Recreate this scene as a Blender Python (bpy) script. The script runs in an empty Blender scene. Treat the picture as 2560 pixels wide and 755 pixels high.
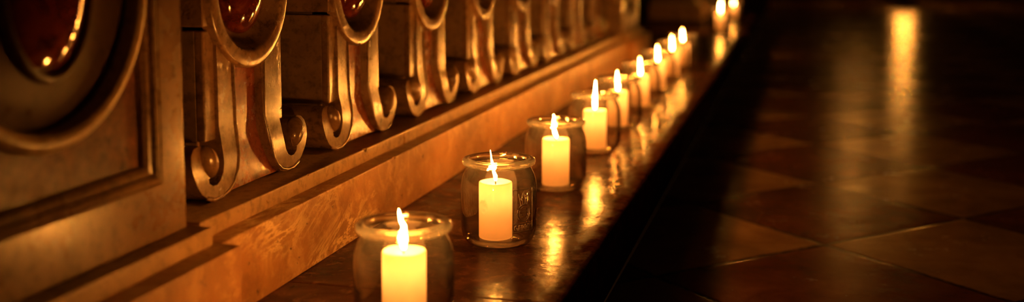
import bpy, bmesh, math, random
from mathutils import Vector, Matrix
from mathutils.geometry import tessellate_polygon
random.seed(7)
PI = math.pi
scene = bpy.context.scene
COL = scene.collection
HZ = 0.11                      # the stone ledge stands this high above the floor

# ------------------------------------------------------------------ helpers
def link(name, bm, mat, parent=None, smooth=True, bevel=0.0, seg=2, recalc=True):
    if recalc:
        bmesh.ops.recalc_face_normals(bm, faces=bm.faces[:])
    me = bpy.data.meshes.new(name)
    bm.to_mesh(me); bm.free()
    o = bpy.data.objects.new(name, me)
    COL.objects.link(o)
    if mat: me.materials.append(mat)
    if smooth:
        for p in me.polygons: p.use_smooth = True
    if parent: o.parent = parent
    if bevel:
        b = o.modifiers.new('bevel', 'BEVEL'); b.width = bevel; b.segments = seg
        b.limit_method = 'ANGLE'; b.angle_limit = math.radians(35)
        b.harden_normals = False
        w = o.modifiers.new('wn', 'WEIGHTED_NORMAL'); w.keep_sharp = False
    return o

def thing(name, label, cat, loc=(0, 0, 0), group=None):
    o = bpy.data.objects.new(name, None); COL.objects.link(o)
    o.location = loc; o.empty_display_size = 0.05
    o['label'] = label; o['category'] = cat
    if group: o['group'] = group
    return o

def tag(o, label, cat, group=None, kind=None):
    o['label'] = label; o['category'] = cat
    if group: o['group'] = group
    if kind: o['kind'] = kind
    return o

def copy_tree(o, parent=None):
    c = o.copy(); COL.objects.link(c); c.parent = parent
    for ch in list(o.children): copy_tree(ch, c)
    return c

def box(bm, x0, x1, y0, y1, z0, z1):
    vs = [bm.verts.new(p) for p in ((x0,y0,z0),(x1,y0,z0),(x1,y1,z0),(x0,y1,z0),(x0,y0,z1),(x1,y0,z1),(x1,y1,z1),(x0,y1,z1))]
    for f in ((0,3,2,1),(4,5,6,7),(0,1,5,4),(1,2,6,5),(2,3,7,6),(3,0,4,7)):
        bm.faces.new([vs[i] for i in f])

def prism_x(bm, poly, x0, x1, front=None):
    """extrude a (y,z) outline along x from x0 (back) to x1 (front); front(y,z) shifts the front face"""
    a = [bm.verts.new((x0, y, z)) for y, z in poly]
    b = [bm.verts.new((x1 + (front(y, z) if front else 0), y, z)) for y, z in poly]
    n = len(poly)
    for i in range(n):
        j = (i + 1) % n
        bm.faces.new((a[i], a[j], b[j], b[i]))
    for t in tessellate_polygon([[Vector((y, z, 0)) for y, z in poly]]):
        bm.faces.new([a[i] for i in t]); bm.faces.new([b[i] for i in t[::-1]])

def prism_y(bm, poly, y0, y1):
    a = [bm.verts.new((x, y0, z)) for x, z in poly]
    b = [bm.verts.new((x, y1, z)) for x, z in poly]
    n = len(poly)
    for i in range(n):
        j = (i + 1) % n
        bm.faces.new((a[i], a[j], b[j], b[i]))
    bm.faces.new(a[::-1]); bm.faces.new(b)

def lathe(bm, prof, n=48, center=(0, 0, 0), axis='z', sy=1.0, sz=1.0, off=None):
    """revolve (r,h) about z, or about x (h runs along x, r in the y/z plane scaled sy/sz)"""
    rings = []
    for r, h in prof:
        dx = dy = 0.0
        if off: dx, dy = off(h)
        if r < 1e-7:
            p = (h, 0, 0) if axis == 'x' else (dx, dy, h)
            rings.append([bm.verts.new(Vector(p) + Vector(center))])
        else:
            ring = []
            for i in range(n):
                t = 2 * PI * i / n
                p = (h, r*sy*math.cos(t), r*sz*math.sin(t)) if axis == 'x' else (r*math.cos(t)+dx, r*math.sin(t)+dy, h)
                ring.append(bm.verts.new(Vector(p) + Vector(center)))
            rings.append(ring)
    for A, B in zip(rings, rings[1:]):
        if len(A) == 1 and len(B) == 1: continue
        for i in range(n):
            j = (i + 1) % n
            if len(A) == 1: bm.faces.new((A[0], B[i], B[j]))
            elif len(B) == 1: bm.faces.new((A[i], A[j], B[0]))
            else: bm.faces.new((A[i], A[j], B[j], B[i]))

def tube(bm, pts, r, n=8, closed=False):
    pts = [Vector(p) for p in pts]; m = len(pts); rings = []
    for k, p in enumerate(pts):
        if closed: t = pts[(k+1) % m] - pts[k-1]
        else: t = pts[min(k+1, m-1)] - pts[max(k-1, 0)]
        t.normalize()
        up = Vector((0, 0, 1)) if abs(t.z) < 0.9 else Vector((1, 0, 0))
        a = t.cross(up).normalized(); b = t.cross(a).normalized()
        rr = r[k] if isinstance(r, (list, tuple)) else r
        rings.append([bm.verts.new(p + rr*(math.cos(2*PI*i/n)*a + math.sin(2*PI*i/n)*b)) for i in range(n)])
    rng = range(m) if closed else range(m - 1)
    for k in rng:
        A, B = rings[k], rings[(k+1) % m]
        for i in range(n):
            j = (i + 1) % n
            bm.faces.new((A[i], A[j], B[j], B[i]))
    if not closed:
        bm.faces.new(rings[0][::-1]); bm.faces.new(rings[-1])

# ------------------------------------------------------------------ materials
class N:
    def __init__(s, name):
        s.m = bpy.data.materials.new(name); s.m.use_nodes = True
        s.t = s.m.node_tree; s.t.nodes.clear()
        s.out = s.t.nodes.new('ShaderNodeOutputMaterial')
    def n(s, typ, **kw):
        nd = s.t.nodes.new(typ)
        for k, v in kw.items():
            if hasattr(nd, k): setattr(nd, k, v)
        return nd
    def l(s, a, b): s.t.links.new(a, b)
    def noise(s, vec, scale, detail=6, rough=.6, dist=0):
        nd = s.n('ShaderNodeTexNoise'); nd.inputs['Scale'].default_value = scale
        nd.inputs['Detail'].default_value = detail; nd.inputs['Roughness'].default_value = rough
        nd.inputs['Distortion'].default_value = dist
        if vec: s.l(vec, nd.inputs['Vector'])
        return nd.outputs['Fac']
    def ramp(s, fac, stops, interp='LINEAR'):
        nd = s.n('ShaderNodeValToRGB'); cr = nd.color_ramp; cr.interpolation = interp
        while len(cr.elements) > 1: cr.elements.remove(cr.elements[-1])
        cr.elements[0].position = stops[0][0]; c = stops[0][1]
        cr.elements[0].color = (c, c, c, 1) if isinstance(c, (int, float)) else (*c, 1)
        for p, c in stops[1:]:
            e = cr.elements.new(p); e.color = (c, c, c, 1) if isinstance(c, (int, float)) else (*c, 1)
        s.l(fac, nd.inputs['Fac']); return nd.outputs['Color']
    def mix(s, fac, a, b, mode='MIX'):
        nd = s.n('ShaderNodeMix'); nd.data_type = 'RGBA'; nd.blend_type = mode
        for sock, v in ((nd.inputs[0], fac), (nd.inputs[6], a), (nd.inputs[7], b)):
            if hasattr(v, 'links'): s.l(v, sock)
            elif isinstance(v, (int, float)): sock.default_value = v
            else: sock.default_value = (*v, 1)
        return nd.outputs[2]
    def math(s, op, a, b=None, c=None):
        nd = s.n('ShaderNodeMath'); nd.operation = op
        for i, v in enumerate((a, b, c)):
            if v is None: continue
            if hasattr(v, 'links'): s.l(v, nd.inputs[i])
            else: nd.inputs[i].default_value = v
        return nd.outputs[0]
    def pos(s): return s.n('ShaderNodeNewGeometry').outputs['Position']
    def bump(s, h, strength, dist):
        nd = s.n('ShaderNodeBump'); nd.inputs['Strength'].default_value = strength
        nd.inputs['Distance'].default_value = dist; s.l(h, nd.inputs['Height']); return nd.outputs['Normal']
    def principled(s, color, rough, normal=None, spec=.5, coat=0):
        p = s.n('ShaderNodeBsdfPrincipled')
        for sock, v in ((p.inputs['Base Color'], color), (p.inputs['Roughness'], rough)):
            if hasattr(v, 'links'): s.l(v, sock)
            elif isinstance(v, (int, float)): sock.default_value = v
            else: sock.default_value = (*v, 1)
        p.inputs['Specular IOR Level'].default_value = spec
        p.inputs['Coat Weight'].default_value = coat
        if normal: s.l(normal, p.inputs['Normal'])
        s.l(p.outputs[0], s.out.inputs['Surface']); return p

def stone(name, dark, mid, light, scale=14, rough=.35, bump=.25, pits=True, spec=.5, fine=90):
    dark, mid, light = (tuple(min(.9, q*1.42) for q in col_) for col_ in (dark, mid, light))
    s = N(name); v = s.pos()
    a = s.noise(v, scale, 8, .65, .6)
    col = s.ramp(a, [(.28, dark), (.5, mid), (.72, light)])
    f = s.noise(v, fine, 5, .7)
    col = s.mix(s.ramp(f, [(.38, .75), (.5, 0)]), col, tuple(c*.45 for c in dark))
    col = s.mix(.35, col, s.ramp(s.noise(v, scale*3.1, 6, .7), [(.35, dark), (.65, light)]))
    ro = s.ramp(s.noise(v, scale*2.2, 5, .7), [(.3, rough*.75), (.7, min(1, rough*1.5))])
    h = s.mix(.5, s.noise(v, fine*1.3, 4, .6), s.noise(v, scale*1.5, 4, .5))
    if pits:
        h = s.mix(1.0, h, s.ramp(s.noise(v, fine*.6, 3, .6), [(.30, 0.0), (.37, 1.0)]), 'MULTIPLY')
    s.principled(col, ro, s.bump(h, bump, .004), spec)
    return s.m

M = {}
M['baluster'] = stone('brown_marble', (.075,.036,.015), (.185,.098,.043), (.29,.165,.078), 11, .20, .2, spec=1.0)
M['baluster_side'] = stone('matte_brown_marble', (.10,.055,.03), (.20,.115,.06), (.27,.17,.09), 9, .6, .25)  # rougher brown marble for the shaft and foot blocks
M['inlay'] = stone('red_inlay_marble', (.075,.016,.006), (.19,.046,.017), (.30,.095,.035), 13, .22, .15, spec=.7)
M['pedestal'] = stone('tan_marble', (.10,.054,.023), (.165,.094,.043), (.22,.128,.062), 5, .27, .07, False)
M['pedestal_panel'] = stone('mottled_red_marble', (.010,.003,.0015), (.065,.017,.006), (.25,.098,.038), 17, .42, .06, False, .3)
M['pedestal_field'] = stone('brown_oval_marble', (.035,.015,.006), (.06,.027,.011), (.085,.041,.018), 7, .30, .06, False)
M['band'] = stone('pale_band_marble', (.20,.115,.052), (.31,.19,.09), (.40,.26,.13), 7, .33, .12)
M['dark_stone'] = stone('dark_stone', (.04,.022,.012), (.07,.04,.022), (.10,.06,.033), 3, .7, .2)

def base_stone():
    s = N('veined_plinth_marble'); v = s.pos()
    mp = s.n('ShaderNodeMapping'); mp.vector_type = 'TEXTURE'; mp.inputs['Scale'].default_value = (1, 2.6, 1); mp.inputs['Rotation'].default_value = (.18, 0, 0)
    s.l(v, mp.inputs['Vector']); vv = mp.outputs[0]
    a = s.noise(v, 6, 6, .6, .5)
    col = s.ramp(a, [(.3, (.24,.112,.039)), (.55, (.42,.21,.076)), (.75, (.56,.30,.118))])
    ve = s.noise(vv, 15, 10, .74, 1.6)
    vm = s.math('ABSOLUTE', s.math('SUBTRACT', ve, .5))
    vein = s.ramp(vm, [(0, 1.0), (.014, .8), (.045, 0.0)])
    sy = s.n('ShaderNodeSeparateXYZ'); s.l(v, sy.inputs[0])
    near = s.math('MAXIMUM', s.math('SUBTRACT', 1.0, s.math('MULTIPLY', s.math('ABSOLUTE', s.math('SUBTRACT', sy.outputs[1], 1.11)), 3.2)), 0.0)
    patch = s.ramp(s.math('MULTIPLY_ADD', near, .17, s.noise(vv, 6, 5, .62, .5)), [(.56, 0.0), (.68, 1.0)])
    col = s.mix(s.math('MULTIPLY', vein, patch), col, (.88,.64,.34))
    flake = s.ramp(s.noise(vv, 38, 8, .75, .8), [(.54, 0.0), (.62, 1.0)])
    col = s.mix(s.math('MULTIPLY', s.math('MULTIPLY', flake, patch), .6), col, (.66,.46,.25))
    col = s.mix(s.ramp(s.noise(v, 26, 9, .72, .8), [(.50, 0.0), (.68, .55)]), col, (.78,.50,.22))
    col = s.mix(s.ramp(s.noise(v, 19, 7, .68, .5), [(.30, .55), (.46, 0.0)]), col, (.17,.07,.022))
    pit = s.ramp(s.noise(v, 70, 4, .6), [(.29, 0.0), (.35, 1.0)])
    col = s.mix(pit, (.08,.035,.015), col)
    h = s.mix(1.0, s.mix(.5, s.noise(v, 55, 6, .65), ve), pit, 'MULTIPLY')
    s.principled(col, s.ramp(s.noise(v, 20, 4, .6), [(.3, .34), (.7, .55)]), s.bump(h, .3, .006), .45)
    return s.m
M['base'] = base_stone()

def ledge_stone():
    s = N('worn_polished_ledge_marble'); v = s.pos()
    a = s.noise(v, 7, 8, .65, .8)
    col = s.ramp(a, [(.3, (.022,.008,.003)), (.5, (.065,.024,.009)), (.7, (.15,.06,.024))])
    col = s.mix(s.ramp(s.noise(v, 45, 7, .7, .5), [(.54, 0.0), (.68, .55)]), col, (.24,.11,.045))
    w = s.noise(v, 16, 7, .62, .7)
    ro = s.ramp(s.noise(v, 24, 6, .7, .4), [(.3, .12), (.55, .19), (.75, .33)])
    pit = s.ramp(s.noise(v, 34, 5, .62, .6), [(.305, 0.0), (.35, 1.0)])
    h = s.mix(.5, w, s.noise(v, 62, 6, .66, .4))
    h = s.mix(.30, h, pit)
    sx = s.n('ShaderNodeSeparateXYZ'); s.l(v, sx.inputs[0])
    rim = s.ramp(s.math('MULTIPLY', s.math('ADD', s.math('MULTIPLY_ADD', s.noise(v, 30, 5, .6), .03, sx.outputs[0]), .2480), 38), [(0, 0.0), (1, 1.0)])
    ro = s.math('MULTIPLY_ADD', rim, .25, s.math('MULTIPLY_ADD', ro, .70, .05))
    col = s.mix(rim, col, s.ramp(s.noise(v, 55, 6, .7), [(.35, (.018,.006,.002)), (.65, (.085,.026,.009))]))
    p = s.principled(col, ro, s.bump(h, .24, .006), .36, .22)
    s.l(s.math('MULTIPLY_ADD', rim, -.18, .20), p.inputs['Specular IOR Level'])
    s.l(s.math('MULTIPLY_ADD', rim, -.12, .12), p.inputs['Coat Weight'])
    p.inputs['Coat Roughness'].default_value = .10
    s.l(s.bump(h, .09, .006), p.inputs['Coat Normal'])
    # the worn nosing has lost its polish
    df = s.n('ShaderNodeBsdfDiffuse'); s.l(col, df.inputs['Color']); s.l(s.bump(h, .5, .008), df.inputs['Normal'])
    mx = s.n('ShaderNodeMixShader'); s.l(s.math('MULTIPLY_ADD', rim, .30, s.ramp(s.noise(v, 21, 6, .68, .5), [(.32, .50), (.62, .78)])), mx.inputs[0])
    s.l(p.outputs[0], mx.inputs[1]); s.l(df.outputs[0], mx.inputs[2]); s.l(mx.outputs[0], s.out.inputs['Surface'])
    return s.m
M['ledge'] = ledge_stone()

TP = (.0507, 1.7748); TS = .3407      # a corner of the floor's diamond tiles, and their side
def floor_stone():
    s = N('diamond_floor_tiles'); v = s.pos()
    sp = s.n('ShaderNodeSeparateXYZ'); s.l(v, sp.inputs[0]); x, y = sp.outputs[0], sp.outputs[1]
    r2 = math.sqrt(.5)
    a = s.math('DIVIDE', s.math('MULTIPLY', s.math('ADD', s.math('ADD', x, y), -(TP[0]+TP[1])), r2), TS)
    b = s.math('DIVIDE', s.math('MULTIPLY', s.math('ADD', s.math('SUBTRACT', y, x), -(TP[1]-TP[0])), r2), TS)
    # slightly uneven joints
    wob = s.math('MULTIPLY', s.math('SUBTRACT', s.noise(v, 9, 4, .6), .5), .035)
    a = s.math('ADD', a, wob); b = s.math('ADD', b, wob)
    fa, fb = s.math('FLOOR', a), s.math('FLOOR', b)
    par = s.math('ABSOLUTE', s.math('MODULO', s.math('ADD', fa, fb), 2.0))
    da = s.math('ABSOLUTE', s.math('SUBTRACT', s.math('FRACT', a), .5))
    db = s.math('ABSOLUTE', s.math('SUBTRACT', s.math('FRACT', b), .5))
    edge = s.math('MAXIMUM', da, db)
    cmb = s.n('ShaderNodeCombineXYZ'); s.l(fa, cmb.inputs[0]); s.l(fb, cmb.inputs[1])
    wn = s.n('ShaderNodeTexWhiteNoise'); wn.noise_dimensions = '2D'; s.l(cmb.outputs[0], wn.inputs['Vector'])
    n1 = s.noise(v, 9, 8, .65, .5)
    light = s.ramp(n1, [(.3, (.44,.25,.12)), (.55, (.64,.39,.19)), (.75, (.74,.49,.26))])
    dark = s.ramp(n1, [(.3, (.10,.028,.010)), (.5, (.22,.062,.022)), (.72, (.34,.115,.043))])
    col = s.mix(par, dark, light)
    col = s.mix(s.ramp(wn.outputs['Value'], [(0, 0.0), (1, .45)]), col, (.10,.05,.025))
    grime = s.ramp(s.noise(v, 2.5, 5, .6), [(.35, .55), (.65, 0.0)])
    col = s.mix(grime, col, (.05,.022,.010))
    joint = s.ramp(edge, [(.480, 0.0), (.490, 1.0)])
    chip = s.ramp(s.noise(v, 60, 4, .7), [(.45, 0.0), (.55, 1.0)])
    col = s.mix(s.math('MULTIPLY', joint, s.math('MULTIPLY_ADD', chip, .4, .6)), col, (.02,.009,.004))
    ro = s.ramp(s.noise(v, 11, 6, .65), [(.3, .15), (.7, .30)])
    h = s.mix(.30, s.noise(v, 5.5, 4, .55), s.noise(v, 60, 5, .65))
    h = s.mix(s.math('MULTIPLY', joint, .6), h, (0, 0, 0))
    bevel = s.ramp(edge, [(.42, .5), (.5, .3)])
    h = s.mix(.3, h, bevel)
    p = s.principled(col, ro, s.bump(h, .28, .008), .5)
    s.l(s.math('MULTIPLY_ADD', par, .26, .12), p.inputs['Specular IOR Level'])
    return s.m
M['floor'] = floor_stone()

def simple(name, col, rough, spec=.5, coat=0, metal=0):
    s = N(name); p = s.principled(s.ramp(s.noise(s.pos(), 60, 4, .6), [(.3, tuple(c*.75 for c in col)), (.7, col)]), rough, None, spec, coat)
    p.inputs['Metallic'].default_value = metal
    return s.m

def gem_mat():
    s = N('polished_dark_red_gem'); v = s.pos()
    col = s.ramp(s.noise(v, 30, 6, .65, 1.0), [(.35, (.05,.006,.002)), (.55, (.14,.020,.006)), (.72, (.28,.07,.02))])
    s.principled(col, .07, s.bump(s.noise(v, 45, 3, .5), .04, .004), .75, .6)
    return s.m
M['gem'] = gem_mat()
M['wick'] = simple('charred_wick', (.02,.012,.008), .9)
M['iron'] = simple('dark_iron', (.03,.02,.015), .6)

def wax_mat():
    s = N('candle_wax'); v = s.pos()
    col = s.ramp(s.noise(v, 40, 3, .5), [(.3, (.86,.72,.52)), (.7, (.95,.82,.62))])
    d = s.n('ShaderNodeBsdfDiffuse'); t = s.n('ShaderNodeBsdfTranslucent'); g = s.n('ShaderNodeBsdfGlossy')
    for nd in (d, t): s.l(col, nd.inputs['Color'])
    g.inputs['Roughness'].default_value = .35
    m1 = s.n('ShaderNodeMixShader'); m1.inputs[0].default_value = .45
    s.l(d.outputs[0], m1.inputs[1]); s.l(t.outputs[0], m1.inputs[2])
    m2 = s.n('ShaderNodeMixShader'); m2.inputs[0].default_value = .04
    s.l(m1.outputs[0], m2.inputs[1]); s.l(g.outputs[0], m2.inputs[2])
    s.l(m2.outputs[0], s.out.inputs['Surface'])
    return s.m
M['wax'] = wax_mat()

FL = (1.0, .345, .045)          # colour of candlelight
def flame_mat(strength):
    s = N('candle_flame')
    tc = s.n('ShaderNodeTexCoord')
    sp = s.n('ShaderNodeSeparateXYZ'); s.l(tc.outputs['Generated'], sp.inputs[0])
    st = s.ramp(sp.outputs[2], [(0, .25), (.25, 1.0), (.8, 1.0), (1, .35)])
    e = s.n('ShaderNodeEmission'); e.inputs['Color'].default_value = (*FL, 1)
    s.l(s.math('MULTIPLY', st, strength), e.inputs['Strength'])
    tr = s.n('ShaderNodeBsdfTransparent')
    a = s.n('ShaderNodeAddShader'); s.l(e.outputs[0], a.inputs[0]); s.l(tr.outputs[0], a.inputs[1])
    s.l(a.outputs[0], s.out.inputs['Surface'])
    return s.m
M['flame'] = flame_mat(430)

def glass_mat(name, clear, edge, gloss_rough=.012, bump=.05, base=.06, power=2.6, bscale=40, haze=.0060):
    s = N(name)
    tc = s.n('ShaderNodeTexCoord')
    nrm = s.bump(s.noise(tc.outputs['Object'], bscale, 3, .5), bump, .004)
    lw = s.n('ShaderNodeLayerWeight'); lw.inputs['Blend'].default_value = .5; s.l(nrm, lw.inputs['Normal'])
    f = lw.outputs['Facing']
    fr = s.math('MULTIPLY_ADD', s.math('POWER', f, power), .75, base)
    tcol = s.ramp(f, [(.0, clear), (.50, clear), (.80, edge), (.96, tuple(c_*.22 for c_ in edge))])  # darker tint at grazing angles imitates refraction of the dark surroundings
    tr = s.n('ShaderNodeBsdfTransparent'); s.l(tcol, tr.inputs['Color'])
    g = s.n('ShaderNodeBsdfGlossy'); g.inputs['Roughness'].default_value = gloss_rough; s.l(nrm, g.inputs['Normal'])
    m = s.n('ShaderNodeMixShader'); s.l(fr, m.inputs[0]); s.l(tr.outputs[0], m.inputs[1]); s.l(g.outputs[0], m.inputs[2])
    # faint film of dirt and dust whose haze also imitates blurred candle glow
    d = s.n('ShaderNodeBsdfDiffuse'); t2 = s.n('ShaderNodeBsdfTranslucent'); m2 = s.n('ShaderNodeMixShader'); m2.inputs[0].default_value = .6
    s.l(d.outputs[0], m2.inputs[1]); s.l(t2.outputs[0], m2.inputs[2])
    m3 = s.n('ShaderNodeMixShader')
    s.l(s.ramp(s.noise(tc.outputs['Object'], 40, 6, .65, .5), [(.35, haze*.4), (.75, haze*1.8)]), m3.inputs[0])
    s.l(m.outputs[0], m3.inputs[1]); s.l(m2.outputs[0], m3.inputs[2])
    s.l(m3.outputs[0], s.out.inputs['Surface'])
    return s.m
M['glass'] = glass_mat('clear_jar_glass', (.97,.95,.92), (.40,.30,.18))
def thick_glass_mat():
    s = N('thick_jar_glass')
    tc = s.n('ShaderNodeTexCoord')
    nrm = s.bump(s.noise(tc.outputs['Object'], 60, 3, .5), .10, .004)
    g = s.n('ShaderNodeBsdfGlass'); g.inputs['IOR'].default_value = 1.5; g.inputs['Roughness'].default_value = .02
    g.inputs['Color'].default_value = (.97,.94,.88,1); s.l(nrm, g.inputs['Normal'])
    t = s.n('ShaderNodeBsdfTransparent'); t.inputs['Color'].default_value = (.95,.93,.88,1)
    m = s.n('ShaderNodeMixShader'); m.inputs[0].default_value = .22
    s.l(g.outputs[0], m.inputs[1]); s.l(t.outputs[0], m.inputs[2])
    d = s.n('ShaderNodeBsdfTranslucent'); m3 = s.n('ShaderNodeMixShader'); m3.inputs[0].default_value = .020
    s.l(m.outputs[0], m3.inputs[1]); s.l(d.outputs[0], m3.inputs[2]); s.l(m3.outputs[0], s.out.inputs['Surface'])
    return s.m
M['rim'] = thick_glass_mat()
M['emboss'] = glass_mat('embossed_glass', (.80,.74,.62), (.22,.14,.07), .05, .1, .48, 2.0, 55, .03)

# ------------------------------------------------------------------ the setting
def struct(name, bm, mat, label, cat, **kw):
    o = link(name, bm, mat, None, **kw); tag(o, label, cat, kind='structure'); return o

bm = bmesh.new(); box(bm, -.24, 8, -2.5, 17, -.2, 0)
struct('floor', bm, M['floor'], 'dark polished church floor of red and pale diamond tiles', 'floor', smooth=False)
bm = bmesh.new(); box(bm, -3.5, -.80, -2.5, 17, -.2, HZ)
struct('floor_behind_rail', bm, M['dark_stone'], 'dark raised floor behind the carved stone rail', 'floor', smooth=False)
bm = bmesh.new(); box(bm, -3.7, 8.2, 17, 17.2, -.2, 5)
struct('wall_back', bm, M['dark_stone'], 'unlit far end wall of the church', 'wall', smooth=False)
bm = bmesh.new(); box(bm, 8, 8.2, -2.5, 17, -.2, 5)
struct('wall_right', bm, M['dark_stone'], 'unlit side wall across the dark nave', 'wall', smooth=False)
bm = bmesh.new(); box(bm, -3.7, -3.5, -2.5, 17, -.2, 5)
struct('wall_left', bm, M['dark_stone'], 'unlit wall in the dark behind the carved rail', 'wall', smooth=False)

XE = -.222                     # front edge of the ledge
def ledge(y0, y1, label):
    prof = [(-.80, -HZ), (-.240, -HZ), (-.240, -.034), (-.2375, -.031), (-.226, -.030), (XE-.0015, -.026), (XE, -.020), (XE, -.010),
            (XE-.002, -.005), (XE-.0055, -.0018), (XE-.011, 0), (-.80, 0)]
    bm = bmesh.new(); prism_y(bm, [(x, z + HZ) for x, z in prof], y0, y1)
    return struct('ledge_slab', bm, M['ledge'], label, 'ledge', bevel=.0016, seg=2)
ledge(-2.0, 1.0455, 'worn dark stone ledge slab under the nearest candle jar')
ledge(1.0480, 2.70, 'worn dark stone ledge slab under the embossed jar and the jars just behind it')
ledge(2.7025, 4.90, 'dark stone ledge slab under the blurred far end of the jar row')
ledge(4.9025, 16.9, 'far dark ledge slab running on past the gap in the rail')

# ------------------------------------------------------------------ the rail: plinths
XB, ZB1 = -.5242, .0787        # face and top of the base course
XM, ZB2 = -.547, .0972         # face and top of the moulded band
def chip(o, cuts):
    """knock small irregular flakes off a stone edge"""
    cm = bmesh.new()
    for (x, y, z, r) in cuts:
        g = bmesh.ops.create_icosphere(cm, subdivisions=2, radius=1)
        ph = random.uniform(0, 6)
        for v in g['verts']:
            n = 1 + .25*math.sin(5*v.co.x+ph)*math.cos(4*v.co.y+ph)
            v.co = Vector((x, y, z)) + Vector((v.co.x*r*.8, v.co.y*r*1.5, v.co.z*r))*n
    me = bpy.data.meshes.new('flakes'); cm.to_mesh(me); cm.free()
    cu = bpy.data.objects.new('flakes', me); COL.objects.link(cu); cu.parent = o.parent
    md = o.modifiers.new('cut', 'BOOLEAN'); md.operation = 'DIFFERENCE'; md.object = cu; md.solver = 'EXACT'
    bpy.context.view_layer.update()
    dg = bpy.context.evaluated_depsgraph_get()
    nm = bpy.data.meshes.new_from_object(o.evaluated_get(dg))
    o.modifiers.clear(); o.data = nm
    bpy.data.objects.remove(cu)

def plinth(y0, y1, label, cuts=None):
    t = thing('rail_plinth', label, 'plinth', (-.62, (y0+y1)/2, HZ))
    ox, oy = .62, -(y0+y1)/2
    bm = bmesh.new(); box(bm, -.79+ox, XB+ox, y0+oy, y1+oy, 0, ZB1)
    bc = link('base_course', bm, M['base'], t, bevel=.0018)
    if cuts: chip(bc, [(XB+ox, y+oy, ZB1, r) for y, r in cuts[1]])
    bm = bmesh.new(); box(bm, -.785+ox, XM+ox, y0+oy, y1+oy, ZB1, ZB2)
    bd = link('band', bm, M['band'], t, bevel=.0016)
    if cuts: chip(bd, [(XM+ox, y+oy, ZB2, r) for y, r in cuts[0]])
    return t

def sub(p, q): return (p[0]-q[0], p[1]-q[1], p[2]-q[2])

def pedestal(y0, y1, label, base_over=.022):
    """tall block with a sunk panel, an oval ring and a dark red boss; y0..y1 is the die"""
    yc = (y0+y1)/2; hw = (y1-y0)/2; zc = .335-ZB2; top = .549-ZB2
    t = thing('pedestal', label, 'pedestal', (XM, yc, HZ + ZB2))
    bm = bmesh.new(); box(bm, -.243, -(XM)+(-.5036), -hw-base_over, hw+base_over, -ZB2, ZB1-ZB2)
    link('base_block', bm, M['base'], t, bevel=.0018)
    bm = bmesh.new(); box(bm, -.240, -(XM)+(-.5275), -hw-.013, hw+.013, ZB1-ZB2, 0)
    link('band_block', bm, M['band'], t, bevel=.0018)
    # die with a sunk field: body behind, frame in front
    iy = hw-.0385; z0 = .052; z1 = top-.052
    bm = bmesh.new()
    box(bm, -.235, -.016, -hw, hw, 0, top)
    o = [(-hw, 0), (hw, 0), (hw, top), (-hw, top)]; i_ = [(-iy, z0), (iy, z0), (iy, z1), (-iy, z1)]
    vo = [bm.verts.new((0, y, z)) for y, z in o]; vi = [bm.verts.new((0, y, z)) for y, z in i_]
    vob = [bm.verts.new((-.016, y, z)) for y, z in o]; vib = [bm.verts.new((-.016, y, z)) for y, z in i_]
    for k in range(4):
        j = (k+1) % 4
        bm.faces.new((vo[k], vo[j], vi[j], vi[k])); bm.faces.new((vob[k], vob[j], vo[j], vo[k])); bm.faces.new((vi[k], vi[j], vib[j], vib[k]))
    link('die', bm, M['pedestal'], t, bevel=.0025, recalc=True)
    # moulding inside the frame: ogee section swept round the rectangle
    sec = [(0, -.001), (.003, .0), (.006, -.0015), (.008, -.005), (.0115, -.006), (.0145, -.009), (.0165, -.0145)]
    bm = bmesh.new(); rings = []
    for d, x in sec:
        rings.append([bm.verts.new((x, y, z)) for y, z in ((-iy+d, z0+d), (iy-d, z0+d), (iy-d, z1-d), (-iy+d, z1-d))])
    for A, B in zip(rings, rings[1:]):
        for k in range(4):
            j = (k+1) % 4; bm.faces.new((A[k], A[j], B[j], B[k]))
    mo = link('panel_moulding', bm, M['pedestal'], t, smooth=False)
    bm = bmesh.new(); box(bm, -.02, -.0135, -iy+.010, iy-.010, z0+.010, z1-.010)
    link('sunk_panel', bm, M['pedestal_panel'], t, smooth=False)
    c = (0, 0, zc); sy = min(iy-.004, .130)
    bm = bmesh.new()
    prof = [(1.0, -.0140), (.997, -.007), (.985, -.0025), (.962, -.0002), (.93, .0003), (.90, -.0012), (.882, -.0045), (.874, -.009), (.870, -.0130)]
    lathe(bm, prof, 96, c, 'x', sy, .136); link('oval_ring', bm, M['band'], t)
    bm = bmesh.new()
    prof = [(.873, -.0120), (.86, -.0128), (.7, -.0122), (.5, -.0105), (.42, -.009), (0, -.008)]
    lathe(bm, prof, 96, c, 'x', sy, .136); link('oval_field', bm, M['pedestal_field'], t)
    bm = bmesh.new()
    prof = [(1.13, -.010), (1.12, -.004), (1.07, -.001), (1.02, -.003), (.98, -.008)]
    lathe(bm, prof, 80, (0, .002, zc), 'x', .047, .073); link('boss_rim', bm, M['pedestal_field'], t)
    bm = bmesh.new()
    prof = [(math.sin(a), -.008 + .013*math.cos(a)) for a in [k*PI/2/14 for k in range(15)]][::-1]
    prof[-1] = (0, prof[-1][1])
    lathe(bm, prof, 80, (0, .002, zc), 'x', .047, .073); link('boss', bm, M['gem'], t)
    return t

pedestal(.531, .885, 'tall stone pedestal with oval ring and dark red boss, beside the nearest balusters')
pedestal(3.47, 3.83, 'blurred stone pedestal ending the baluster row before the dark gap')
pedestal(5.98, 6.34, 'dim far pedestal beyond the dark gap in the rail')
plinth(.9075, 3.447, 'long two-stepped marble plinth with pale veins under the carved balusters',
       ([(1.318, .0042), (1.27, .0018), (1.145, .002), (1.60, .003), (1.012, .0016)], [(1.365, .0035), (1.40, .002), (1.02, .002)]))
plinth(6.364, 12.5, 'far plinth receding beyond the gap in the rail')
bm = bmesh.new(); box(bm, -.79, -.545, .50, 3.86, HZ+.549, HZ+.61)
tag(link('handrail', bm, M['band'], None, bevel=.006), 'flat stone coping lying over the pedestals and balusters', 'handrail')

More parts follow.
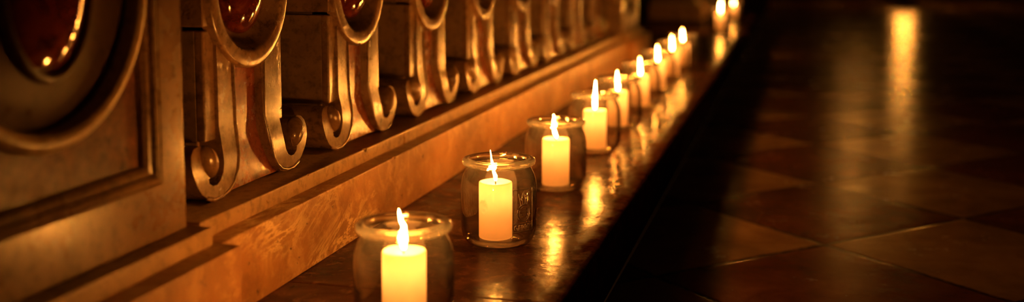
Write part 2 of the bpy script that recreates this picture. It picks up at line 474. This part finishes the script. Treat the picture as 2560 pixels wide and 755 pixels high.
# ------------------------------------------------------------------ balusters
MC = .2195; RB = .080           # medallion centre height above the plinth, radius of the hole behind it
J = [(.030,.075),(.0312,.058),(.0340,.042),(.0392,.026),(.047,.013),(.058,.0045),(.072,.0005),(.088,.0005),(.102,.005),(.114,.0125),
     (.1235,.023),(.1295,.035),(.131,.045),(.1285,.054),(.1220,.0597),(.1130,.0618),(.1040,.0605),(.0960,.0575),(.0895,.0515),(.0862,.0430),(.0870,.0340),
     (.0905,.0280),(.0965,.0268),(.1010,.0262),(.1000,.0215),(.0930,.0175),(.0850,.0172),(.0780,.0205),(.0725,.0275),(.0695,.0370),(.0678,.0500),(.067,.075)]
def arc_top(u, r=.083): return MC - math.sqrt(max(r*r-u*u, 0))
def strap_poly(sg):
    top = [(u, arc_top(u)) for u in (.067, .058, .049, .040, .030)]
    p = top[::-1][:1] + J + top[:-1]
    # p runs: top inner -> down J -> top outer -> along the arc back
    return [(sg*u, z) for u, z in p]
def smooth01(t): t = max(0, min(1, t)); return t*t*(3-2*t)
def strap_front(y, z): return -.0075*smooth01((z-.030)/.055)

def bite_poly(u0, u1, z0, z1):
    """block outline with the circular hole cut from its top edge"""
    zz = z1 - MC; a0 = math.asin(zz/RB)      # negative
    ua = RB*math.cos(a0)
    pts = [(u0, z0), (u1, z0), (u1, z1)]
    n = 16
    for k in range(n+1):
        t = a0 + (-PI - 2*a0)*k/n
        pts.append((RB*math.cos(t), MC + RB*math.sin(t)))
    pts.append((u0, z1))
    return pts

def make_baluster(label, group):
    t = thing('baluster', label, 'baluster', (0, 0, 0), group)
    def both(name, bm, mat, **kw):
        a = link(name, bm, mat, t, **kw)
        b = a.copy(); COL.objects.link(b); b.parent = t
        b.location = (0, 0, 2*MC); b.rotation_euler = (PI, 0, 0)
        return a
    bm = bmesh.new(); prism_x(bm, bite_poly(-.087, .087, .0600, .1768), -.17, -.0210)
    both('shaft_block', bm, M['baluster_side'], bevel=.001)
    for sg in (-1, 1):
        a0 = math.asin((.1768-MC)/RB); ua = RB*math.cos(a0)
        pts = [(sg*.0305, .0610), (sg*.087, .0610), (sg*.087, .1768), (sg*ua, .1768)]
        a1 = -math.acos(.0305/RB)
        for k in range(1, 11):
            a = a0 + (a1-a0)*k/10; pts.append((sg*RB*math.cos(a), MC + RB*math.sin(a)))
        bm = bmesh.new(); prism_x(bm, pts, -.022, -.0110)
        both('side_strip', bm, M['baluster'], bevel=.0022, seg=3)
    bm = bmesh.new(); box(bm, -.165, -.030, -.072, .072, 0.0, .0605)
    both('foot_block', bm, M['baluster_side'], bevel=.001)
    # middle block: two cheeks either side of the medallion
    for sg in (-1, 1):
        bm = bmesh.new()
        a0 = math.asin((.1810-MC)/RB); pts = []
        for k in range(13):
            a = a0 + (-2*a0)*k/12; pts.append((sg*RB*math.cos(a), MC+RB*math.sin(a)))
        prism_x(bm, pts + [(sg*.0895, .2710), (sg*.0895, .1810)], -.17, -.0095)
        link('cheek_block', bm, M['baluster'], t, bevel=.0012)
    bm = bmesh.new(); box(bm, -.165, -.035, -.0845, .0845, .17, .28)
    link('core', bm, M['dark_stone'], t, smooth=False)
    bm = bmesh.new()
    pp = [(-.031, .060), (-.035, .040), (-.041, .025), (-.050, .012), (-.060, .003), (.060, .003), (.050, .012), (.041, .025), (.035, .040), (.031, .060),
          (.031, arc_top(.031)), (.016, arc_top(.016)), (0, arc_top(0)), (-.016, arc_top(-.016)), (-.031, arc_top(-.031))]
    prism_x(bm, pp, -.06, -.0165, lambda y, z: .0105*(1-smooth01(z/.07)))
    both('inlay_panel', bm, M['inlay'], bevel=.0006)
    for sg in (-1, 1):
        bm = bmesh.new(); prism_x(bm, strap_poly(sg), -.165, 0, strap_front)
        a = both('scroll', bm, M['baluster'], bevel=.0036, seg=4)
        # raised fillet along the inner edge
        bm = bmesh.new()
        pts = []
        for u, z in [(.0325, arc_top(.0325))] + J[:9]:
            pts.append((strap_front(0, z)-.0006, sg*(u+.0028), z+(.002 if z < .006 else 0)))
        tube(bm, pts, .0024, 8)
        link('fillet', bm, M['baluster'], a)
        bm = bmesh.new()
        bmesh.ops.create_uvsphere(bm, u_segments=28, v_segments=18, radius=1)
        for v in bm.verts:
            x, y, z = v.co
            taper = 1.0 - .22*(-z if z < 0 else 0)
            v.co = (x*.0125 - .0035, sg*(.0990 + y*.0128*taper + .004*z), .0435 + z*.0180)
        link('volute', bm, M['baluster'], a)
        b = [c for c in t.children if c.name.startswith('scroll')][-1]
        for ch in a.children:
            c2 = ch.copy(); COL.objects.link(c2); c2.parent = b
    # medallion: flat border and hollow dish
    bm = bmesh.new()
    prof = [(.0885, -.016), (.0885, -.0035), (.0875, -.0018), (.0855, -.001), (.0725, -.001), (.0700, -.0022), (.0682, -.0055),
            (.0660, -.013), (.060, -.021), (.050, -.027), (.036, -.031), (.018, -.033), (0, -.033)]
    lathe(bm, prof, 72, (0, 0, MC), 'x'); link('medallion', bm, M['baluster'], t)
    bm = bmesh.new()
    prof = [(math.sin(a), -.018 + .022*math.cos(a)) for a in [k*PI/18 for k in range(19)]]
    prof[0] = (0, prof[0][1]); prof[-1] = (0, prof[-1][1])
    lathe(bm, prof, 56, (0, .001, MC+.002), 'x', .0445, .0535); link('gem', bm, M['gem'], t)
    return t

BG = 'carved balusters of the stone rail'
BL = ['first carved scroll baluster, right beside the oval-panelled pedestal, with dull red inlay',
      'second carved scroll baluster from the oval-panelled pedestal, in sharpest focus',
      'third carved scroll baluster from the oval-panelled pedestal, slightly blurred',
      'fourth carved scroll baluster from the oval-panelled pedestal',
      'fifth carved scroll baluster from the oval-panelled pedestal, blurred',
      'sixth carved scroll baluster from the oval-panelled pedestal, third before the far pedestal',
      'seventh carved scroll baluster, second before the blurred far pedestal',
      'last blurred scroll baluster, right against the blurred far pedestal']
b0 = make_baluster(BL[0], BG)
for k in range(8):
    b = b0 if k == 0 else copy_tree(b0)
    b.location = (-.578, 1.0790 + .3075*k, HZ + ZB2)
    b['label'] = BL[k]

# ------------------------------------------------------------------ jars and candles
def jar_meshes():
    bm = bmesh.new()
    outer = [(.0300, .0004), (.0365, .0010), (.0410, .0045), (.0440, .0100), (.0458, .0170), (.0465, .0260), (.0467, .0400), (.0467, .0640),
             (.0464, .0720), (.0454, .0790), (.0434, .0855), (.0410, .0905), (.0392, .0940), (.0385, .0975)]
    inner = [(.0362, .0975), (.0368, .0935), (.0386, .0895), (.0409, .0845), (.0428, .0785), (.0437, .0715), (.0440, .0640), (.0440, .0400),
             (.0437, .0265), (.0428, .0180), (.0405, .0110), (.0360, .0075), (.0300, .0062)]
    lathe(bm, outer, 72)
    lathe(bm, inner, 72)
    body = bm
    bm = bmesh.new()
    rim = [(.0385, .0960), (.0395, .0968), (.0425, .0972), (.0444, .0985), (.0450, .1010), (.0446, .1035), (.0430, .1050), (.0405, .1052), (.0392, .1042),
           (.0385, .1046), (.0376, .1060), (.0366, .1058), (.0362, .1030), (.0362, .0970), (.0385, .0960)]
    lathe(bm, rim, 72); r = bm
    bm = bmesh.new()
    bot = [(0, .0062), (.0180, .0064), (.0300, .0062), (.0345, .0050), (.0335, .0020), (.0300, .0004), (.0260, .0010), (.0150, .0024), (0, .0028)]
    lathe(bm, bot, 64); b = bm
    return body, r, b

def make_jar(label, group):
    t = thing('glass_jar', label, 'jar', (0, 0, 0), group)
    body, r, b = jar_meshes()
    link('jar_body', body, M['glass'], t, recalc=True)
    link('jar_rim', r, M['rim'], t)
    link('jar_base', b, M['rim'], t)
    return t

def make_candle(label, group, h, flame, lump=None):
    """wax pillar on the jar's glass bottom; flame = list of (height above wick foot, radius, dx, dy)"""
    t = thing('candle', label, 'candle', (0, 0, 0), group)
    R = .0205; bm = bmesh.new()
    prof = [(0, 0), (.0195, 0), (.0203, .0008)] + [(R, h*k/36) for k in range(1, 34)] + [(R, h-.004), (.0204, h-.0015), (.0198, h-.0002), (.0190, h+.0002),
            (.0182, h-.0006), (.0165, h-.0024), (.0120, h-.0032), (.0060, h-.0036), (0, h-.0036)]
    ph = random.uniform(0, 6)
    lathe(bm, prof, 120 if lump else 48)
    for v in bm.verts:
        a = math.atan2(v.co.y, v.co.x); k = v.co.z/h
        q = 1 + .012*math.sin(2*a+ph)*k + .010*math.sin(5*a+2*ph)*k
        v.co.x *= q; v.co.y *= q
        if k > .93: v.co.z += .0003*math.sin(3*a+ph)
        if lump:
            da = (a - lump[0] + PI) % (2*PI) - PI; u = da*R/.0055; w = (v.co.z - lump[1])/.0062
            d = u*u + w*w + .35*math.sin(5*u+2*w) + .25*math.sin(7*w-3*u)
            if d < 1:
                g = .0014 + .0022*math.sqrt(1-max(d, 0))*(1+.35*math.sin(9*u)*math.cos(8*w)); v.co.x += g*math.cos(a); v.co.y += g*math.sin(a)
    link('wax_pillar', bm, M['wax'], t)
    bm = bmesh.new(); zt = h-.0036
    tube(bm, [(0, 0, zt-.002), (.0001, 0, zt+.004), (-.0004, .0003, zt+.0080), (-.0012, .0004, zt+.0100)], .0009, 8)
    link('wick', bm, M['wick'], t)
    bm = bmesh.new()
    pts = [(z, r*.62, dx, dy) for z, r, dx, dy in flame]
    # dense resample
    m = 28; prof = []; offs = []
    for k in range(m+1):
        z = pts[0][0] + (pts[-1][0]-pts[0][0])*k/m
        for A, B in zip(pts, pts[1:]):
            if A[0] <= z <= B[0]+1e-9:
                u = (z-A[0])/(B[0]-A[0]); u = smooth01(u)
                prof.append((max(A[1]+(B[1]-A[1])*u, 0 if k in (0, m) else .0004), z+zt)); offs.append((A[2]+(B[2]-A[2])*u, A[3]+(B[3]-A[3])*u)); break
    it = iter(offs)
    lathe(bm, prof, 20, off=lambda hh: next(it))
    link('flame', bm, M['flame'], t)
    # added lamp hidden inside the wax imitates flame light scattered through it
    zf = zt + (flame[0][0]+flame[-1][0])*.5
    lt = bpy.data.lights.new('added_wax_glow', 'POINT'); lt.energy = GLOW; lt.color = (1, .43, .115); lt.shadow_soft_size = .010
    lo = bpy.data.objects.new('added_wax_glow', lt); COL.objects.link(lo); lo.parent = t; lo.location = (0, 0, h-.0145)
    return t

GLOW = .068
XJ = -.349
c, s_ = math.cos(.2575), math.sin(.2575)    # image-right on the floor plan
def rt(d): return (d*c, d*s_)
def kink(lst): return [(z, r, *rt(d)) for z, r, d in lst]
tall = [(.003, 0, 0), (.008, .0040, 0), (.016, .0050, -.0002), (.028, .0040, 0), (.042, .0022, .0004), (.058, 0, .0008)]
short = [(.003, 0, 0), (.007, .0036, 0), (.014, .0046, .0004), (.024, .0036, -.0004), (.036, .0016, -.0012), (.046, 0, -.0016)]
F1 = kink([(.003, 0, .0002), (.006, .0038, 0), (.011, .0050, -.0006), (.019, .0046, -.0006), (.026, .0034, .0003), (.033, .0026, -.0026), (.040, .0012, -.0040), (.043, 0, -.0044)])
F2 = kink([(.003, 0, .0002), (.006, .0032, 0), (.0105, .0038, -.0002), (.016, .0028, -.0020), (.0195, .0030, -.0030), (.0225, .0030, -.0020), (.026, .0024, -.0040), (.034, .0011, -.0052), (.043, 0, -.0062)])
F3 = kink([(.003, 0, .0010), (.007, .0036, .0008), (.013, .0044, -.0014), (.018, .0034, -.0024), (.023, .0042, -.0014), (.029, .0036, -.0030), (.036, .0020, -.0028), (.041, 0, -.0036)])
JARS = [  # s, candle offset, height, flame, jar label, candle label
 (.930,  0.000, .0715, F1, 'nearest and largest clear glass jar, cut off by the bottom of the picture', 'candle in the nearest glass jar, brightest, with a thick white flame'),
 (1.2616, -.004, .0690, F2, 'sharp clear glass jar with an embossed crowned emblem on its side', 'sharp ivory pillar candle with a wax lump on its side, in the embossed jar'),
 (1.585, 0.000, .0690, F3, 'third clear glass jar in the row, just behind the embossed jar', 'smooth ivory candle with a zigzag flame, in the jar behind the embossed jar'),
 (1.9125, 0.000, .0670, kink(tall), 'fourth glass jar in the row, softly blurred, around the tall-flamed candle', 'blurred candle with the tallest pointed flame, in the fourth jar'),
 (2.180, -.002, .0690, kink(short), 'fifth glass jar in the row, blurred, behind the tall-flamed candle', 'blurred candle in the fifth jar, behind the tallest pointed flame'),
 (2.492, 0.000, .0680, kink(short), 'sixth glass jar in the row, strongly blurred', 'strongly blurred candle in the sixth jar of the row'),
 (2.815, 0.000, .0700, kink(short), 'seventh glass jar in the row, third from its far end', 'strongly blurred candle in the seventh jar, third from the far end'),
 (3.146, 0.000, .0710, kink(short), 'eighth glass jar in the row, second from its far end', 'blurred candle in the eighth jar, flame touching the last flame of the row'),
 (3.442, 0.000, .0710, kink(short), 'last glass jar of the close row, before the dark gap in the rail', 'last candle of the close row, glowing beside the dark gap'),
 (5.16, 0.000, .0780, kink(tall), 'lone glass jar far along the ledge, under the top edge of the picture', 'far candle glowing at the top edge of the picture, above its long reflection'),
 (6.20, 0.000, .0700, kink([(.003, 0, 0), (.006, .0030, 0), (.012, .0036, 0), (.020, .0020, 0), (.030, 0, 0)]), 'farthest glass jar on the ledge, right of the lone far jar', 'farthest dim candle on the ledge, right of the lone far flame'),
]
jar0 = None
for k, (s, off, h, fl, jl, cl) in enumerate(JARS):
    if jar0 is None: j = jar0 = make_jar(jl, 'candle jars along the ledge')
    else: j = copy_tree(jar0)
    j['label'] = jl; j.location = (XJ, s, HZ); j.rotation_euler = (0, 0, k*1.7)
    cnd = make_candle(cl, 'candles in the jars', h, fl, (math.radians(-74.5-47), .0415) if k == 1 else None)
    d = rt(off); cnd.location = (XJ + d[0], s + d[1], HZ + .0066)
    if k == 1: jar_e, can_e = j, cnd
for a in (jar_e,): a.rotation_euler = (0, 0, 0)

# embossed emblem on the second jar: framed crown over a ringed bar device, a word below
def on_jar(u, z, az0, lift=.0003):
    # radius of the outer wall at z
    prof = [(.0458, .0170), (.0465, .0260), (.0467, .0400), (.0467, .0640), (.0464, .0720), (.0454, .0790)]
    r = prof[-1][0]
    for (r0, z0), (r1, z1) in zip(prof, prof[1:]):
        if z0 <= z <= z1: r = r0 + (r1-r0)*(z-z0)/(z1-z0); break
    a = az0 + u/.0467
    return Vector(((r+lift)*math.cos(a), (r+lift)*math.sin(a), z))
AZ = math.radians(-74.5 + 40.5)
def emb(bm, pts, r=.00065, closed=False, n=4):
    out = []
    m = len(pts); segs = m if closed else m-1
    for k in range(segs):
        (u0, z0), (u1, z1) = pts[k], pts[(k+1) % m]
        for q in range(n): out.append(on_jar(u0+(u1-u0)*q/n, z0+(z1-z0)*q/n, AZ))
    if not closed: out.append(on_jar(*pts[-1], AZ))
    tube(bm, out, r, 6, closed)
bm = bmesh.new()
emb(bm, [(-.0155, .0225), (.0155, .0225), (.0155, .0735), (-.0155, .0735)], .0006, True, 8)
emb(bm, [(-.0155, .0325), (.0155, .0325)], .0004, False, 8)
cz = .0450
ring = lambda rad: [(rad*math.cos(2*PI*k/28), cz + 1.05*rad*math.sin(2*PI*k/28)) for k in range(28)]
emb(bm, ring(.0098), .00065, True, 1); emb(bm, ring(.0072), .00045, True, 1)
emb(bm, [(-.0070, .0468), (.0070, .0468)], .0005); emb(bm, [(-.0050, .0432), (.0070, .0432)], .0005)
emb(bm, [(-.0050, .0550), (-.0080, .0690), (-.0042, .0610), (-.0008, .0715), (.0022, .0610), (.0075, .0700), (.0045, .0550)], .0006)
emb(bm, [(-.0042, .0550), (.0038, .0550)], .0005)
emb(bm, [(-.0020, .0560), (-.0032, .0620)], .0004); emb(bm, [(.0014, .0560), (.0020, .0615)], .0004)
em = link('embossed_emblem', bm, M['emboss'], jar_e); em['label'] = 'raised crowned emblem in a frame'
cu = bpy.data.curves.new('lettering', 'FONT'); cu.body = 'GERRIX'; cu.size = .0088; cu.align_x = 'CENTER'; cu.extrude = .0005; cu.space_character = 1.0
cu.bevel_depth = .00015
tmp = bpy.data.objects.new('lettering_source', cu); COL.objects.link(tmp)
dg = bpy.context.evaluated_depsgraph_get()
me = bpy.data.meshes.new_from_object(tmp.evaluated_get(dg))
bpy.data.objects.remove(tmp)
xs = [v.co.x for v in me.vertices]; sc_ = .0285/(max(xs)-min(xs)); xm = (max(xs)+min(xs))/2
for v in me.vertices:
    x, y, z = v.co
    v.co = on_jar((x-xm)*sc_, .0246 + y, AZ, .0003 + z)
let = bpy.data.objects.new('embossed_lettering', me); COL.objects.link(let); me.materials.clear(); me.materials.append(M['emboss']); let.parent = jar_e
let['label'] = 'raised glass lettering under the emblem'

# ------------------------------------------------------------------ other candlelight in the nave (mirrored in the polished floor)
def light_stand(x, y, h, n, label, strength):
    t = thing('candle_stand', label, 'candle stand', (x, y, 0))
    bm = bmesh.new()
    lathe(bm, [(0, 0), (.13, 0), (.13, .012), (.05, .03), (.014, .05), (.012, h-.06), (.03, h-.04), (.09, h-.015), (.10, h), (.095, h), (.02, h-.008), (0, h-.008)], 32)
    link('stand', bm, M['iron'], t)
    for i in range(n):
        a = 2*PI*i/n
        cd = make_candle('ivory candle burning on the iron stand in the dark nave', 'candles on the iron stands', .07, kink(tall))
        cd.location = (x + (.06*math.cos(a) if n > 1 else 0), y + (.06*math.sin(a) if n > 1 else 0), h-.008)
light_stand(.95, 10.6, .26, 4, 'low iron candle stand far down the dark nave', 1)
def hanging_lamp(x, y, h, top, n, label):
    t = thing('hanging_lamp', label, 'lamp', (x, y, h))
    bm = bmesh.new()
    lathe(bm, [(0, -.09), (.03, -.085), (.07, -.06), (.10, -.026), (.105, -.022), (.103, -.0202), (0, -.0202)], 32)
    link('lamp_bowl', bm, M['iron'], t)
    for k in range(3):
        a = 2*PI*k/3 + .4; bm = bmesh.new()
        tube(bm, [(.101*math.cos(a), .101*math.sin(a), -.022), (.03*math.cos(a), .03*math.sin(a), .6), (0, 0, .9)], .004, 6)
        link('chain', bm, M['iron'], t)
    bm = bmesh.new(); tube(bm, [(0, 0, .9), (0, 0, top-h)], .006, 6); link('rod', bm, M['iron'], t)
    for i in range(n):
        a = 2*PI*i/n
        cd = make_candle('ivory candle burning in the iron bowl lamp hung over the nave', 'candles in the hanging lamp', .07, kink(tall))
        cd.location = (x + .06*math.cos(a), y + .06*math.sin(a), h-.020)
bm = bmesh.new(); box(bm, -3.7, 8.2, -2.5, 17.2, 5, 5.2)
struct('ceiling', bm, M['dark_stone'], 'unlit ceiling high above the nave', 'ceiling', smooth=False)
hanging_lamp(.57, 11.5, 1.72, 5.0, 4, 'iron bowl lamp with candles hung high over the dark nave')

w = bpy.data.worlds.new('world'); scene.world = w; w.use_nodes = True
bg = w.node_tree.nodes['Background']; bg.inputs[0].default_value = (1, .35, .06, 1); bg.inputs[1].default_value = .018

# ------------------------------------------------------------------ camera
cam = bpy.data.cameras.new('camera'); co = bpy.data.objects.new('camera', cam); COL.objects.link(co)
co.location = (0, 0, HZ + .3513)
co.rotation_euler = (PI/2 - math.radians(5.5), 0, .2575)
cam.sensor_fit = 'HORIZONTAL'; cam.sensor_width = 36; cam.lens = 2713/2560*36
cam.shift_y = -(377.5-149.7)/2560
cam.clip_start = .02; cam.clip_end = 60
cam.dof.use_dof = True; cam.dof.focus_distance = 1.28; cam.dof.aperture_fstop = 2.6; cam.dof.aperture_blades = 0
scene.camera = co
scene.view_settings.view_transform = 'Standard'
scene.view_settings.look = 'None'
scene.view_settings.exposure = 0.32
scene.cycles.use_denoising = True
scene.cycles.sample_clamp_indirect = 25
scene.cycles.transparent_max_bounces = 48
scene.cycles.max_bounces = 16
scene.cycles.transmission_bounces = 10
